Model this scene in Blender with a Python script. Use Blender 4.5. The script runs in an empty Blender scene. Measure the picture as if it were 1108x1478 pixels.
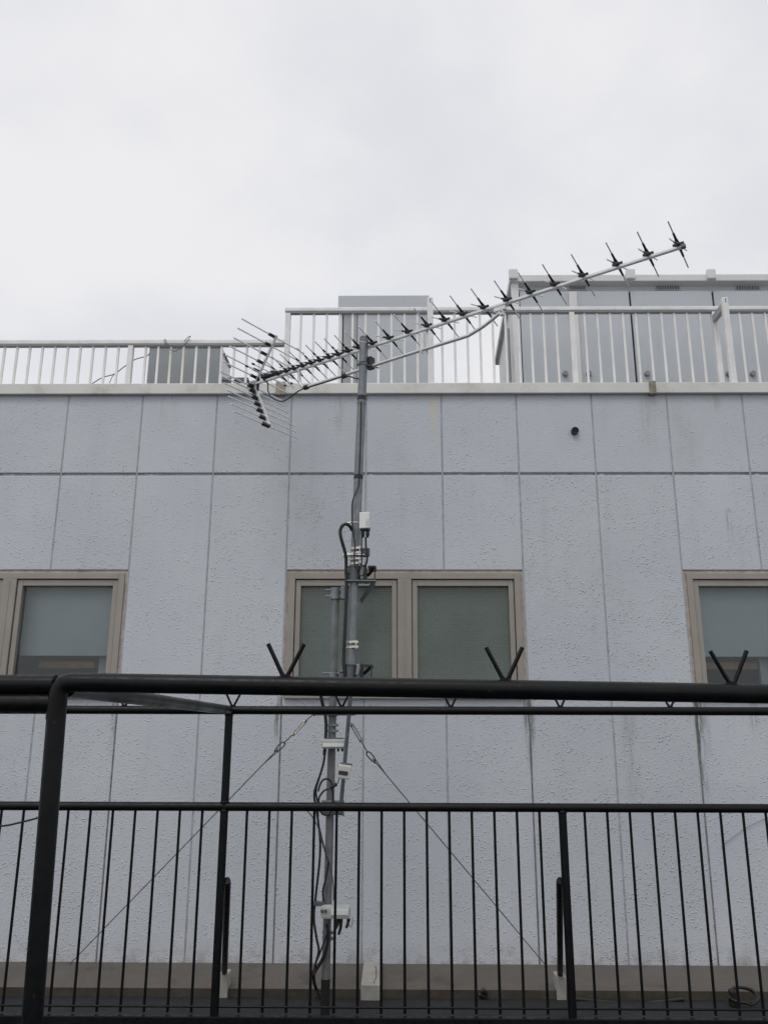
import bpy, bmesh, math, random
from mathutils import Vector, Matrix
random.seed(7)
PI = math.pi
scene = bpy.context.scene
COL = scene.collection

# ------------------------------------------------------------------ camera (recovered from the wall's panel grid)
F, CX, CY = 1199.0, 554.0, 739.0
PITCH, YAW, ROLL = 0.263457, 0.0114647, 0.0025571
DW = 6.2131                       # metres from the camera to the office wall
H = 1.62                          # camera height above the lower roof
PX0, PITCHX = 0.98564, 0.6        # panel joints on the wall
fwd = Vector((-math.sin(YAW)*math.cos(PITCH), math.cos(YAW)*math.cos(PITCH), math.sin(PITCH)))
rgt = Vector((math.cos(YAW), math.sin(YAW), 0)); upv = rgt.cross(fwd)
r2 = math.cos(ROLL)*rgt + math.sin(ROLL)*upv
u2 = -math.sin(ROLL)*rgt + math.cos(ROLL)*upv
CAM = Vector((0, 0, H))
def ray(px, py):
    return (px-CX)/F*r2 - (py-CY)/F*u2 + fwd
def at(px, py, Y):
    d = ray(px, py); return CAM + d*(Y/d.y)
def at_z(px, py, z):
    d = ray(px, py); return CAM + d*((z-H)/d.z)
def at_plane(px, py, p, n):
    d = ray(px, py); return CAM + d*((p-CAM).dot(n)/d.dot(n))
def zy(py, Y, px=554): return at(px, py, Y).z
def xy(px, py, Y): return at(px, py, Y).x

# ------------------------------------------------------------------ materials
def nd(nt, t, **kw):
    n = nt.nodes.new(t)
    for k, v in kw.items():
        if k in n.inputs.keys(): n.inputs[k].default_value = v
        else: setattr(n, k, v)
    return n
def new_mat(name):
    m = bpy.data.materials.new(name); m.use_nodes = True
    nt = m.node_tree; b = nt.nodes['Principled BSDF']; return m, nt, b
def math_n(nt, op, a, b=None, clamp=False):
    n = nt.nodes.new('ShaderNodeMath'); n.operation = op; n.use_clamp = clamp
    for i, v in enumerate((a, b)):
        if v is None: continue
        if isinstance(v, (int, float)): n.inputs[i].default_value = v
        else: nt.links.new(v, n.inputs[i])
    return n.outputs[0]
def mixc(nt, fac, a, b, mode='MIX'):
    n = nt.nodes.new('ShaderNodeMix'); n.data_type = 'RGBA'; n.blend_type = mode; n.clamp_factor = True
    for s, v in ((n.inputs[0], fac), (n.inputs[6], a), (n.inputs[7], b)):
        if isinstance(v, (int, float)): s.default_value = v
        elif isinstance(v, tuple): s.default_value = (*v, 1) if len(v) == 3 else v
        else: nt.links.new(v, s)
    return n.outputs[2]
def ramp(nt, src, lo, hi, a=0.0, b=1.0):
    n = nt.nodes.new('ShaderNodeMapRange'); n.interpolation_type = 'SMOOTHSTEP'
    nt.links.new(src, n.inputs[0])
    n.inputs[1].default_value = lo; n.inputs[2].default_value = hi
    n.inputs[3].default_value = a; n.inputs[4].default_value = b
    return n.outputs[0]
def pos(nt): return nt.nodes.new('ShaderNodeNewGeometry').outputs['Position']
def noise(nt, vec, scale, detail=3, rough=.55, stretch=None, off=(0, 0, 0)):
    mp = nt.nodes.new('ShaderNodeMapping'); nt.links.new(vec, mp.inputs[0])
    mp.inputs[1].default_value = off
    if stretch: mp.inputs[3].default_value = stretch
    n = nt.nodes.new('ShaderNodeTexNoise'); nt.links.new(mp.outputs[0], n.inputs['Vector'])
    n.inputs['Scale'].default_value = scale; n.inputs['Detail'].default_value = detail; n.inputs['Roughness'].default_value = rough
    return n.outputs['Fac']
def simple(name, col, rough=.5, metal=0.0, var=.12, scale=9, bump=0.0, bscale=120, dirt=None, streak=False):
    m, nt, b = new_mat(name)
    p = pos(nt)
    f = noise(nt, p, scale, 5, .6)
    c = mixc(nt, ramp(nt, f, .3, .7), tuple(x*(1-var) for x in col), tuple(min(1, x*(1+var)) for x in col))
    if dirt:
        g = noise(nt, p, 4 if not streak else 14, 6, .7, (1, 1, .12) if streak else None, (3, 7, 1))
        c = mixc(nt, ramp(nt, g, .52, .75, 0, dirt[1]), c, dirt[0])
    nt.links.new(c, b.inputs['Base Color'])
    g = noise(nt, p, scale*3, 4)
    nt.links.new(ramp(nt, g, .3, .7, max(0, rough-.08), min(1, rough+.1)), b.inputs['Roughness'])
    b.inputs['Metallic'].default_value = metal
    if bump:
        bn = nt.nodes.new('ShaderNodeBump'); bn.inputs['Distance'].default_value = bump; bn.inputs['Strength'].default_value = 1
        nt.links.new(noise(nt, p, bscale, 4), bn.inputs['Height']); nt.links.new(bn.outputs[0], b.inputs['Normal'])
    return m

def specks(m, col, scale, lo, hi, k):
    nt = m.node_tree; b = nt.nodes['Principled BSDF']; src = b.inputs['Base Color'].links[0].from_socket
    c = mixc(nt, ramp(nt, noise(nt, pos(nt), scale, 3, .6, None, (scale, 1, 3)), lo, hi, 0, k), src, col)
    nt.links.new(c, b.inputs['Base Color'])
def wall_paint():
    m, nt, b = new_mat('wall_paint')
    p = pos(nt)
    sx = nt.nodes.new('ShaderNodeSeparateXYZ'); nt.links.new(p, sx.inputs[0]); X, Z = sx.outputs[0], sx.outputs[2]
    c = mixc(nt, ramp(nt, noise(nt, p, .9, 4, .6), .3, .7), WALL_A, WALL_B)
    cell = nt.nodes.new('ShaderNodeTexWhiteNoise'); cell.noise_dimensions = '2D'; cv = nt.nodes.new('ShaderNodeCombineXYZ')
    nt.links.new(math_n(nt, 'FLOOR', math_n(nt, 'DIVIDE', math_n(nt, 'SUBTRACT', X, PX0), PITCHX)), cv.inputs[0])
    nt.links.new(math_n(nt, 'GREATER_THAN', Z, ZGRV), cv.inputs[1]); nt.links.new(cv.outputs[0], cell.inputs['Vector'])
    c = mixc(nt, ramp(nt, cell.outputs['Value'], 0, 1, 0, .16), c, (.40, .42, .44))
    # faint rain streaks and greenish grime
    st = noise(nt, p, 5, 6, .65, (1.5, 1, .10))
    c = mixc(nt, ramp(nt, st, .52, .80, 0, .30), c, tuple(v*.72 for v in WALL_A))
    gm = noise(nt, p, 1.6, 5, .6, (1, 1, .45), (5, 2, 8))
    gm = math_n(nt, 'MULTIPLY', ramp(nt, gm, .5, .75), ramp(nt, X, .6, 3.0, .10, .55))
    c = mixc(nt, gm, c, (.36, .385, .36))
    # stains with a place and shape of their own
    wob = math_n(nt, 'MULTIPLY', math_n(nt, 'SUBTRACT', noise(nt, p, 9, 5, .6, (1, 1, .5)), .5), .055)
    fine = noise(nt, p, 60, 6, .75, (1, 1, .07))
    for (x0, w, zt, zb, col, k) in STAINS:
        dx = math_n(nt, 'ABSOLUTE', math_n(nt, 'ADD', math_n(nt, 'SUBTRACT', X, x0), wob))
        mx = ramp(nt, dx, 0.0, w, 1, 0)
        mz = math_n(nt, 'MULTIPLY', ramp(nt, Z, zb, zb+(zt-zb)*.75), ramp(nt, Z, zt, zt+.015, 1, 0))
        mk = math_n(nt, 'MULTIPLY', math_n(nt, 'MULTIPLY', mx, mz), ramp(nt, fine, .40, .56, .0, k))
        c = mixc(nt, mk, c, col)
    # patchy grey-brown darkening towards the wall foot
    sp = noise(nt, p, 9, 6, .7)
    lo = math_n(nt, 'MULTIPLY', ramp(nt, Z, ZBASE, ZBASE+.16, 1, 0), ramp(nt, sp, .42, .65, 0, .55))
    c = mixc(nt, lo, c, (.22, .215, .20))
    # small chips and specks
    ch = noise(nt, p, 19, 3, .5, None, (9, 1, 4))
    c = mixc(nt, ramp(nt, ch, .77, .80, 0, .4), c, (.22, .225, .23))
    nt.links.new(c, b.inputs['Base Color']); b.inputs['Roughness'].default_value = .62
    # trowelled, spattered coating: drips, elongated flecks and a fine grain
    clus = ramp(nt, noise(nt, p, 5, 4, .6, None, (2, 2, 2)), .36, .64, .34, 1)
    d1 = math_n(nt, 'MULTIPLY', ramp(nt, noise(nt, p, 56, 1.5, .5, (1, 1, 1.2)), .50, .76), clus)
    d2 = math_n(nt, 'MULTIPLY', ramp(nt, noise(nt, p, 38, 2, .6, (1, 1, 1.3), (4, 4, 4)), .52, .78, 0, .9), clus)
    d3 = math_n(nt, 'MULTIPLY', noise(nt, p, 150, 3), .12)
    d4 = math_n(nt, 'MULTIPLY', noise(nt, p, 11, 4), .30)
    def dots(scale, off, keep, rad):
        mp = nt.nodes.new('ShaderNodeMapping'); nt.links.new(p, mp.inputs[0]); mp.inputs[1].default_value = off; mp.inputs[3].default_value = (1, 1, 1.25)
        wp = nt.nodes.new('ShaderNodeVectorMath'); wp.operation = 'ADD'; nt.links.new(mp.outputs[0], wp.inputs[0])
        wn = nt.nodes.new('ShaderNodeTexNoise'); nt.links.new(p, wn.inputs['Vector']); wn.inputs['Scale'].default_value = 60
        ws = nt.nodes.new('ShaderNodeVectorMath'); ws.operation = 'SCALE'; nt.links.new(wn.outputs['Color'], ws.inputs[0]); ws.inputs['Scale'].default_value = .012
        nt.links.new(ws.outputs[0], wp.inputs[1])
        v = nt.nodes.new('ShaderNodeTexVoronoi'); nt.links.new(wp.outputs[0], v.inputs['Vector']); v.inputs['Scale'].default_value = scale
        sc = nt.nodes.new('ShaderNodeSeparateColor'); nt.links.new(v.outputs['Color'], sc.inputs[0])
        return math_n(nt, 'MULTIPLY', math_n(nt, 'MULTIPLY', ramp(nt, v.outputs['Distance'], rad*.15, rad, 1, 0), math_n(nt, 'GREATER_THAN', sc.outputs[0], 1-keep)), clus)
    dA = dots(38, (0, 0, 0), .75, .36); dB = dots(62, (3, 1, 5), .55, .40)
    d1 = math_n(nt, 'MULTIPLY', d1, .22); d2 = math_n(nt, 'MULTIPLY', d2, .22)
    hgt = math_n(nt, 'ADD', math_n(nt, 'ADD', d1, d2), math_n(nt, 'ADD', d3, d4))
    hgt = math_n(nt, 'ADD', hgt, math_n(nt, 'ADD', dA, math_n(nt, 'MULTIPLY', dB, .6)))
    hgt = math_n(nt, 'MULTIPLY', hgt, math_n(nt, 'MULTIPLY', ramp(nt, Z, ZHEAD, ZCOPB, 1.1, .75), ramp(nt, cell.outputs['Color'], 0, 1, .7, 1.1)))
    bn = nt.nodes.new('ShaderNodeBump'); bn.inputs['Strength'].default_value = 1; bn.inputs['Distance'].default_value = .0044
    nt.links.new(hgt, bn.inputs['Height']); nt.links.new(bn.outputs[0], b.inputs['Normal'])
    return m

def glass_mat(name, tint, body, f_body, rough, lines=False):
    """rolled / frosted glazing: part see-through, part milky, with a real Fresnel reflection"""
    m, nt, b = new_mat(name); nt.nodes.remove(b)
    out = nt.nodes['Material Output']
    tr = nt.nodes.new('ShaderNodeBsdfTransparent'); tr.inputs[0].default_value = (*tint, 1)
    df = nt.nodes.new('ShaderNodeBsdfDiffuse')
    gl = nt.nodes.new('ShaderNodeBsdfGlossy'); gl.inputs['Roughness'].default_value = rough
    p = pos(nt)
    c = mixc(nt, ramp(nt, noise(nt, p, 3, 4), .3, .7), tuple(v*.9 for v in body), tuple(v*1.1 for v in body))
    nt.links.new(c, df.inputs[0])
    m1 = nt.nodes.new('ShaderNodeMixShader'); m1.inputs[0].default_value = f_body
    nt.links.new(tr.outputs[0], m1.inputs[1]); nt.links.new(df.outputs[0], m1.inputs[2])
    fr = nt.nodes.new('ShaderNodeFresnel'); fr.inputs[0].default_value = 1.5
    bn = nt.nodes.new('ShaderNodeBump'); bn.inputs['Distance'].default_value = .0008; bn.inputs['Strength'].default_value = .5
    nt.links.new(noise(nt, p, 160, 2), bn.inputs['Height']); nt.links.new(bn.outputs[0], gl.inputs['Normal'])
    m2 = nt.nodes.new('ShaderNodeMixShader')
    nt.links.new(fr.outputs[0], m2.inputs[0]); nt.links.new(m1.outputs[0], m2.inputs[1]); nt.links.new(gl.outputs[0], m2.inputs[2])
    nt.links.new(m2.outputs[0], out.inputs[0])
    return m

# ------------------------------------------------------------------ mesh builder
ORG = {}
class MB:
    K = 1.0
    def __init__(s): s.bm = bmesh.new(); s.mi = 0
    def _new(s, geom_faces, smooth):
        for f in geom_faces: f.smooth = smooth; f.material_index = s.mi
    def hexa(s, pts, bevel=0.0):
        """8 corners: bottom 4 (ccw) then top 4"""
        vs = [s.bm.verts.new(p) for p in pts]
        fs = [s.bm.faces.new([vs[i] for i in q]) for q in ((3,2,1,0),(4,5,6,7),(0,1,5,4),(1,2,6,5),(2,3,7,6),(3,0,4,7))]
        s._new(fs, False)
        if bevel:
            es = list({e for f in fs for e in f.edges})
            r = bmesh.ops.bevel(s.bm, geom=es, offset=bevel, segments=2, affect='EDGES', profile=.6, clamp_overlap=True)
            s._new(r['faces'], False)
        return s
    def box(s, x0, x1, y0, y1, z0, z1, bevel=0.0):
        x0, x1 = min(x0, x1), max(x0, x1); y0, y1 = min(y0, y1), max(y0, y1); z0, z1 = min(z0, z1), max(z0, z1)
        return s.hexa([(x0,y0,z0),(x1,y0,z0),(x1,y1,z0),(x0,y1,z0),(x0,y0,z1),(x1,y0,z1),(x1,y1,z1),(x0,y1,z1)], bevel)
    def bar(s, a, b, w, h, side=None, bevel=0.0):
        """rectangular bar from a to b; w across (along side), h the other way"""
        a, b = Vector(a), Vector(b); d = (b-a).normalized(); w *= MB.K; h *= MB.K; bevel *= MB.K
        if side is None: side = Vector((1,0,0)) if abs(d.x) < .8 else Vector((0,1,0))
        sd = (Vector(side) - d*d.dot(Vector(side))).normalized(); n = d.cross(sd)
        q = [a-sd*w/2-n*h/2, a+sd*w/2-n*h/2, a+sd*w/2+n*h/2, a-sd*w/2+n*h/2]
        L = b-a
        return s.hexa(q + [p+L for p in q], bevel)
    def tube(s, pts, r, n=12, cap=True):
        pts = [Vector(p) for p in pts]; k = len(pts)
        rs = [q*MB.K for q in (r if isinstance(r, (list, tuple)) else [r]*k)]
        rings = []; up = None
        for i, p in enumerate(pts):
            t = (pts[min(i+1, k-1)]-pts[max(i-1, 0)])
            if t.length < 1e-9: t = Vector((0,0,1))
            t.normalize()
            if up is None:
                up = Vector((0,0,1)) if abs(t.z) < .9 else Vector((0,1,0))
            sd = t.cross(up).normalized(); up = sd.cross(t).normalized()
            rings.append([s.bm.verts.new(p + (sd*math.cos(2*PI*j/n) + up*math.sin(2*PI*j/n))*rs[i]) for j in range(n)])
        fs = []
        for a, b in zip(rings, rings[1:]):
            for j in range(n): fs.append(s.bm.faces.new((a[j], a[(j+1)%n], b[(j+1)%n], b[j])))
        s._new(fs, True)
        if cap:
            c = [s.bm.faces.new(rings[0][::-1]), s.bm.faces.new(rings[-1])]
            s._new(c, False)
            for f in c:
                for e in f.edges: e.smooth = False
        return s
    def cable(s, pts, r, n=8, sub=6): return s.tube(spline(pts, sub), r, n)
    def ring(s, c, axis, ro, ri, h, n=20):
        """flat band round an axis (clamp, tape, pipe mouth)"""
        axis = Vector(axis).normalized(); c = Vector(c)
        u = axis.orthogonal().normalized(); v = axis.cross(u); ro *= MB.K; ri *= MB.K; h *= MB.K
        def rg(rad, o): return [s.bm.verts.new(c+axis*o+(u*math.cos(2*PI*j/n)+v*math.sin(2*PI*j/n))*rad) for j in range(n)]
        A, B, C, D = rg(ro,-h/2), rg(ro,h/2), rg(ri,h/2), rg(ri,-h/2)
        for P, Q, sm in ((A,B,True),(B,C,False),(C,D,True),(D,A,False)):
            fs = [s.bm.faces.new((P[j], P[(j+1)%n], Q[(j+1)%n], Q[j])) for j in range(n)]
            s._new(fs, sm)
            for f in fs:
                if not sm:
                    for e in f.edges: e.smooth = False
        return s
    def build(s, name, mat, parent=None):
        o0 = ORG.get(parent.name, Vector((0,0,0))) if parent else Vector((0,0,0))
        bmesh.ops.recalc_face_normals(s.bm, faces=s.bm.faces[:])
        if parent: bmesh.ops.translate(s.bm, verts=s.bm.verts[:], vec=-o0)
        me = bpy.data.meshes.new(name); s.bm.to_mesh(me); s.bm.free()
        for m in (mat if isinstance(mat, (list, tuple)) else [mat]): me.materials.append(m)
        o = bpy.data.objects.new(name, me); COL.objects.link(o)
        if parent: o.parent = parent
        ORG[o.name] = o0
        return o
def spline(pts, sub=6):
    P = [Vector(p) for p in pts]
    if len(P) < 3: return P
    out = []
    for i in range(len(P)-1):
        p0 = P[i-1] if i else P[0]*2-P[1]; p1, p2 = P[i], P[i+1]
        p3 = P[i+2] if i+2 < len(P) else P[-1]*2-P[-2]
        for k in range(sub):
            t = k/sub
            out.append(.5*((2*p1)+(p2-p0)*t+(2*p0-5*p1+4*p2-p3)*t*t+(3*p1-p0-3*p2+p3)*t**3))
    return out+[P[-1]]
def tag(o, label=None, cat=None, group=None, kind=None):
    if label: o['label'] = label
    if cat: o['category'] = cat
    if group: o['group'] = group
    if kind: o['kind'] = kind
    return o
def thing(name, loc, label, cat, group=None):
    o = bpy.data.objects.new(name, None); COL.objects.link(o); o.location = loc; o.empty_display_size = .1
    ORG[o.name] = Vector(loc)
    return tag(o, label, cat, group)
def solo(mb, name, mat, label, cat, group=None):
    return tag(mb.build(name, mat), label, cat, group)
def dup(o, shift, parent=None):
    c = o.copy(); COL.objects.link(c); c.parent = parent or o.parent
    c.location = o.location + Vector(shift); ORG[c.name] = ORG[o.name]
    return c

# ------------------------------------------------------------------ key heights
ZBASE = zy(1391, DW); ZGRV = zy(684, DW); ZHEAD = zy(822.5, DW); ZSILL = zy(1007, DW)
YCOP = 6.175; ZCOP = zy(552.5, YCOP); ZCOPB = zy(567.5, YCOP)
ZK = ZBASE-.012
d = ray(554, 1428); YKF = d.y*(ZK-.012-H)/d.z
ZFLOOR = zy(1440.5, YKF)
YR = 4.62                          # far rail of the drying platform
YN = 2.32                          # its near rail
jx = lambda k: PX0+PITCHX*k

WALL_A = (.500, .530, .574); WALL_B = (.552, .580, .620)
def stain(px, py0, py1, wpx, col, k):
    x = xy(px, py0, DW); return (x, wpx*.0054, zy(py0, DW), zy(py1, DW), col, k)
STAINS = [
    stain(763, 1007, 1135, 7, (.07, .065, .06), 1.0), stain(757, 1007, 1075, 5, (.10, .09, .08), .8),
    stain(1004, 1007, 1200, 8, (.05, .045, .04), 1.0), stain(1010, 1007, 1120, 14, (.16, .15, .14), .6),
    stain(402, 1007, 1100, 5, (.12, .08, .06), .9), stain(166, 1007, 1110, 5, (.16, .15, .14), .8),
    stain(625, 574, 655, 8, (.60, .53, .38), 1.0), stain(905, 1030, 1200, 16, (.32, .33, .32), .6),
    stain(1050, 735, 800, 6, (.25, .27, .24), .8), stain(1030, 570, 600, 14, (.33, .35, .31), .6),
    stain(490, 575, 640, 10, (.36, .38, .39), .8), stain(1085, 1010, 1080, 10, (.33, .33, .32), .7),
    stain(240, 572, 650, 30, (.42, .44, .46), .5), stain(930, 572, 680, 22, (.36, .39, .36), .5),
]
M = {}
M['wall'] = wall_paint()
M['joint'] = simple('joint_sealant', (.37, .39, .415), .8, var=.15, scale=20, bump=.002, bscale=60, dirt=((.12, .115, .11), .6), streak=True)
M['joint_d'] = simple('stained_joint', (.20, .20, .20), .85, var=.3, scale=30, bump=.002, bscale=60, dirt=((.05, .045, .04), .9), streak=True)
M['coping'] = simple('coping_aluminium', (.64, .64, .61), .5, .05, var=.05, scale=3, dirt=((.30, .28, .23), .5))
M['alu'] = simple('railing_aluminium', (.76, .76, .755), .45, .05, var=.06, scale=8, dirt=((.42, .40, .37), .35), streak=True)
M['alu_y'] = simple('yellowed_aluminium', (.68, .665, .59), .5, .1, var=.08)
M['cubicle'] = simple('cubicle_paint', (.465, .495, .53), .4, var=.03, scale=2, dirt=((.38, .395, .41), .4), streak=True)
M['cubicle_lt'] = simple('cubicle_trim', (.66, .665, .67), .4, var=.04, scale=3)
M['cubicle_dk'] = simple('cubicle_dark_and_shade', (.34, .355, .375), .5, var=.05, scale=3)  # dark grey paint, also the painted shade on railing parts
M['cubicle_hd'] = simple('cubicle_band', (.40, .415, .435), .5, var=.04, scale=3)
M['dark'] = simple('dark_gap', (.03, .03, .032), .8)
M['louvre'] = simple('vent_louvre', (.10, .10, .095), .6, var=.5, scale=60)
M['winframe'] = simple('window_bronze_frame', (.305, .282, .254), .42, .15, var=.05, scale=4)
M['sealant'] = simple('window_sealant', (.44, .37, .32), .85, var=.2, scale=25, dirt=((.20, .16, .14), .6), bump=.002, bscale=50)
M['glass_mid'] = glass_mat('rolled_glass', (.80, .88, .83), (.22, .255, .235), .35, .10)
M['glass_side'] = glass_mat('clear_glass', (.88, .92, .925), (.2, .21, .215), .06, .03)
M['film'] = simple('frosted_film', (.80, .84, .855), .6, var=.04, scale=2)
M['blind'] = simple('slatted_blind', (.68, .73, .685), .7, var=.05)
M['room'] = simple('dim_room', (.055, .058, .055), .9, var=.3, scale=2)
M['reflection_bar'] = simple('brown_reflection', (.42, .24, .11), .6, var=.15)
M['black'] = simple('black_gloss_paint', (.0035, .004, .0047), .38, var=.3, scale=14, dirt=((.012, .0115, .011), .5))
specks(M['black'], (.045, .032, .022), 48, .70, .76, .7); specks(M['black'], (.06, .06, .058), 150, .70, .74, .5)
M['black'].node_tree.nodes['Principled BSDF'].inputs['Specular IOR Level'].default_value = .22
M['black_smooth'] = simple('black_cross_pipe', (.005, .0055, .0065), .42, var=.15, scale=2)
M['galv'] = simple('galvanised_steel', (.205, .225, .24), .50, .35, var=.16, scale=18, dirt=((.12, .12, .12), .5), streak=True)
M['galv_dk'] = simple('galvanised_casting', (.10, .115, .125), .55, .3, var=.2, scale=25)
M['galv_old'] = simple('weathered_galvanised', (.17, .18, .185), .55, .3, var=.2, scale=14, dirt=((.10, .085, .07), .5), streak=True)
M['silver'] = simple('stainless_band', (.62, .60, .55), .28, .85, var=.15, scale=40)
M['boom'] = simple('antenna_aluminium', (.72, .725, .73), .35, .5, var=.06, scale=20)
M['rod'] = simple('antenna_rod', (.80, .80, .81), .4, .3, var=.06, scale=30)
M['plastic'] = simple('black_plastic', (.010, .010, .012), .45, var=.2)
M['rubber'] = simple('cable_sheath', (.009, .009, .010), .5, var=.3, scale=30)
M['white'] = simple('white_plastic', (.72, .73, .72), .4, var=.04, scale=12, dirt=((.45, .45, .42), .35))
M['cream'] = simple('grey_white_case', (.46, .47, .46), .45, var=.08, scale=25, dirt=((.22, .22, .21), .5))
M['label'] = simple('dark_label', (.03, .032, .05), .4)
M['wire'] = simple('steel_wire', (.10, .10, .105), .5, .4, var=.3, scale=60)
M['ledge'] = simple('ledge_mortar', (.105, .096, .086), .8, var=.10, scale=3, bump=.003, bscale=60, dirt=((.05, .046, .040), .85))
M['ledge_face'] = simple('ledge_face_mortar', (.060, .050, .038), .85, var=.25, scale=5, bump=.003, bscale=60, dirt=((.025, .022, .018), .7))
M['block'] = simple('white_mortar', (.35, .345, .32), .85, var=.10, scale=14, bump=.003, bscale=70, dirt=((.22, .20, .16), .6))
M['deck'] = simple('roof_membrane', (.013, .0145, .0165), .75, var=.25, scale=3, bump=.003, bscale=25, dirt=((.03, .029, .026), .5))
M['foot_dk'] = simple('dark_pole_foot', (.010, .010, .010), .8, var=.3, scale=30)
M['house'] = simple('house_render', (.22, .21, .20), .8, var=.1)

# ================================================================== SETTING
mb = MB(); mb.box(-60, 60, -40, DW+.3, ZFLOOR-.4, ZFLOOR); tag(mb.build('roof_floor', M['deck']), kind='structure')

# ================================================================== OFFICE BUILDING
XL, XR = jx(-18), jx(16)
bld = thing('office_building', (0, DW, ZFLOOR), 'pale blue grey office building with panelled facade and bronze framed windows', 'building')
wins = [(-8, -5), (-3, 0), (2, 5)]
mb = MB()
g = .0055; yb = DW+.20; bv = .006
def panel(x0, x1, z0, z1): mb.box(x0+g, x1-g, DW, yb, z0, z1, bv)
def in_win(k): return any(a <= k < b for a, b in wins)
GH = .011
for k in range(-18, 16):
    panel(jx(k), jx(k+1), ZGRV+GH, ZCOPB+.03)
    if in_win(k):
        panel(jx(k), jx(k+1), ZHEAD, ZGRV-GH)
        panel(jx(k), jx(k+1), ZBASE-.05, ZSILL)
    else:
        panel(jx(k), jx(k+1), ZBASE-.05, ZGRV-GH)
mb.mi = 1
# joint filler sits 10 mm back in every joint (solid strips between panels)
for k in range(-18, 17):
    x = jx(k)
    segs = [(ZBASE-.05, ZCOPB+.03)]
    if in_win(k) and in_win(k-1): segs = [(ZBASE-.05, ZSILL-.002), (ZHEAD+.002, ZCOPB+.03)]
    for z0, z1 in segs:
        if k in (-8, -5, -3, 0, 2, 5) and not (in_win(k) and in_win(k-1)):
            mb.mi = 2; mb.box(x-.008, x+.008, DW+.006, DW+.16, z0, ZSILL); mb.mi = 1; mb.box(x-.008, x+.008, DW+.005, DW+.16, ZSILL, z1)
        else: mb.box(x-.008, x+.008, DW+.005, DW+.16, z0, z1)
for k, dx, w_ in ((0, -.30, .028), (1, .02, .05), (-1, .13, .02), (-5, .1, .03), (2, .28, .022), (-7, .2, .03), (-2, .02, .035), (3, .03, .04)):
    x = jx(k)+dx; z = ZGRV-GH
    mb.hexa([(x,DW+.001,z-.002),(x+w_,DW+.001,z-.002),(x+w_,DW+.03,z-.002),(x,DW+.03,z-.002),(x+w_*.2,DW+.003,z+.011),(x+w_*.7,DW+.003,z+.013),(x+w_*.7,DW+.03,z+.013),(x+w_*.2,DW+.03,z+.011)], .002)
mb.box(XL, XR, DW+.016, DW+.14, ZGRV-GH-.004, ZGRV+GH+.004)
wall = mb.build('wall', [M['wall'], M['joint'], M['joint_d']], bld)
# inner body: everything behind the facade is closed off
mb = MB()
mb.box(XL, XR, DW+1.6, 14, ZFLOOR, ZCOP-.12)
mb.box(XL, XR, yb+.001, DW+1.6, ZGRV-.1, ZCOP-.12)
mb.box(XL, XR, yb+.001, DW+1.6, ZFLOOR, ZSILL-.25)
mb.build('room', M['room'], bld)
# coping along the parapet with joint covers
mb = MB()
b1 = xy(405, 560, YCOP); b2 = xy(941, 560, YCOP)
for x0, x1 in ((XL, b1-.004), (b1+.004, b2-.004), (b2+.004, XR)): mb.box(x0, x1, YCOP, 6.66, ZCOPB, ZCOP, .006)
cop = mb.build('coping', M['coping'], bld)
for bx, col, w in ((b1, (.30, .27, .22), .075), (b2, (.24, .225, .17), .052)):
    mb = MB(); mb.box(bx-w/2, bx+w/2, YCOP-.012, 6.67, ZCOPB-.012, ZCOP+.008, .004)
    mb.build('joint_cover', simple('weathered_joint_cover', col, .6, var=.3, scale=30), cop)
# ledge at the wall's foot
mb = MB()
x0, x1 = XL, XR
mb.hexa([(x0,YKF,ZFLOOR-.02),(x1,YKF,ZFLOOR-.02),(x1,DW-.001,ZFLOOR-.02),(x0,DW-.001,ZFLOOR-.02),
         (x0,YKF,ZK-.012),(x1,YKF,ZK-.012),(x1,DW-.001,ZBASE),(x0,DW-.001,ZBASE)])
mb.bm.faces.ensure_lookup_table()
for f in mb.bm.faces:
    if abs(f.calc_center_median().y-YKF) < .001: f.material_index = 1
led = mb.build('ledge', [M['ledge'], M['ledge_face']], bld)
# overflow pipe
p = at(828.5, 623, DW)
mb = MB(); mb.ring(p+Vector((0,-.012,0)), (0,1,0), .029, .022, .040); mb.tube([p+Vector((0,-.02,0)), p+Vector((0,.02,0))], .0225, 16)
mb.bar(p+Vector((-.022,-.026,0)), p+Vector((.022,-.026,0)), .005, .005); mb.bar(p+Vector((0,-.026,-.022)), p+Vector((0,-.026,.022)), .005, .005)
mb.build('overflow_pipe', M['plastic'], bld)

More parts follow.
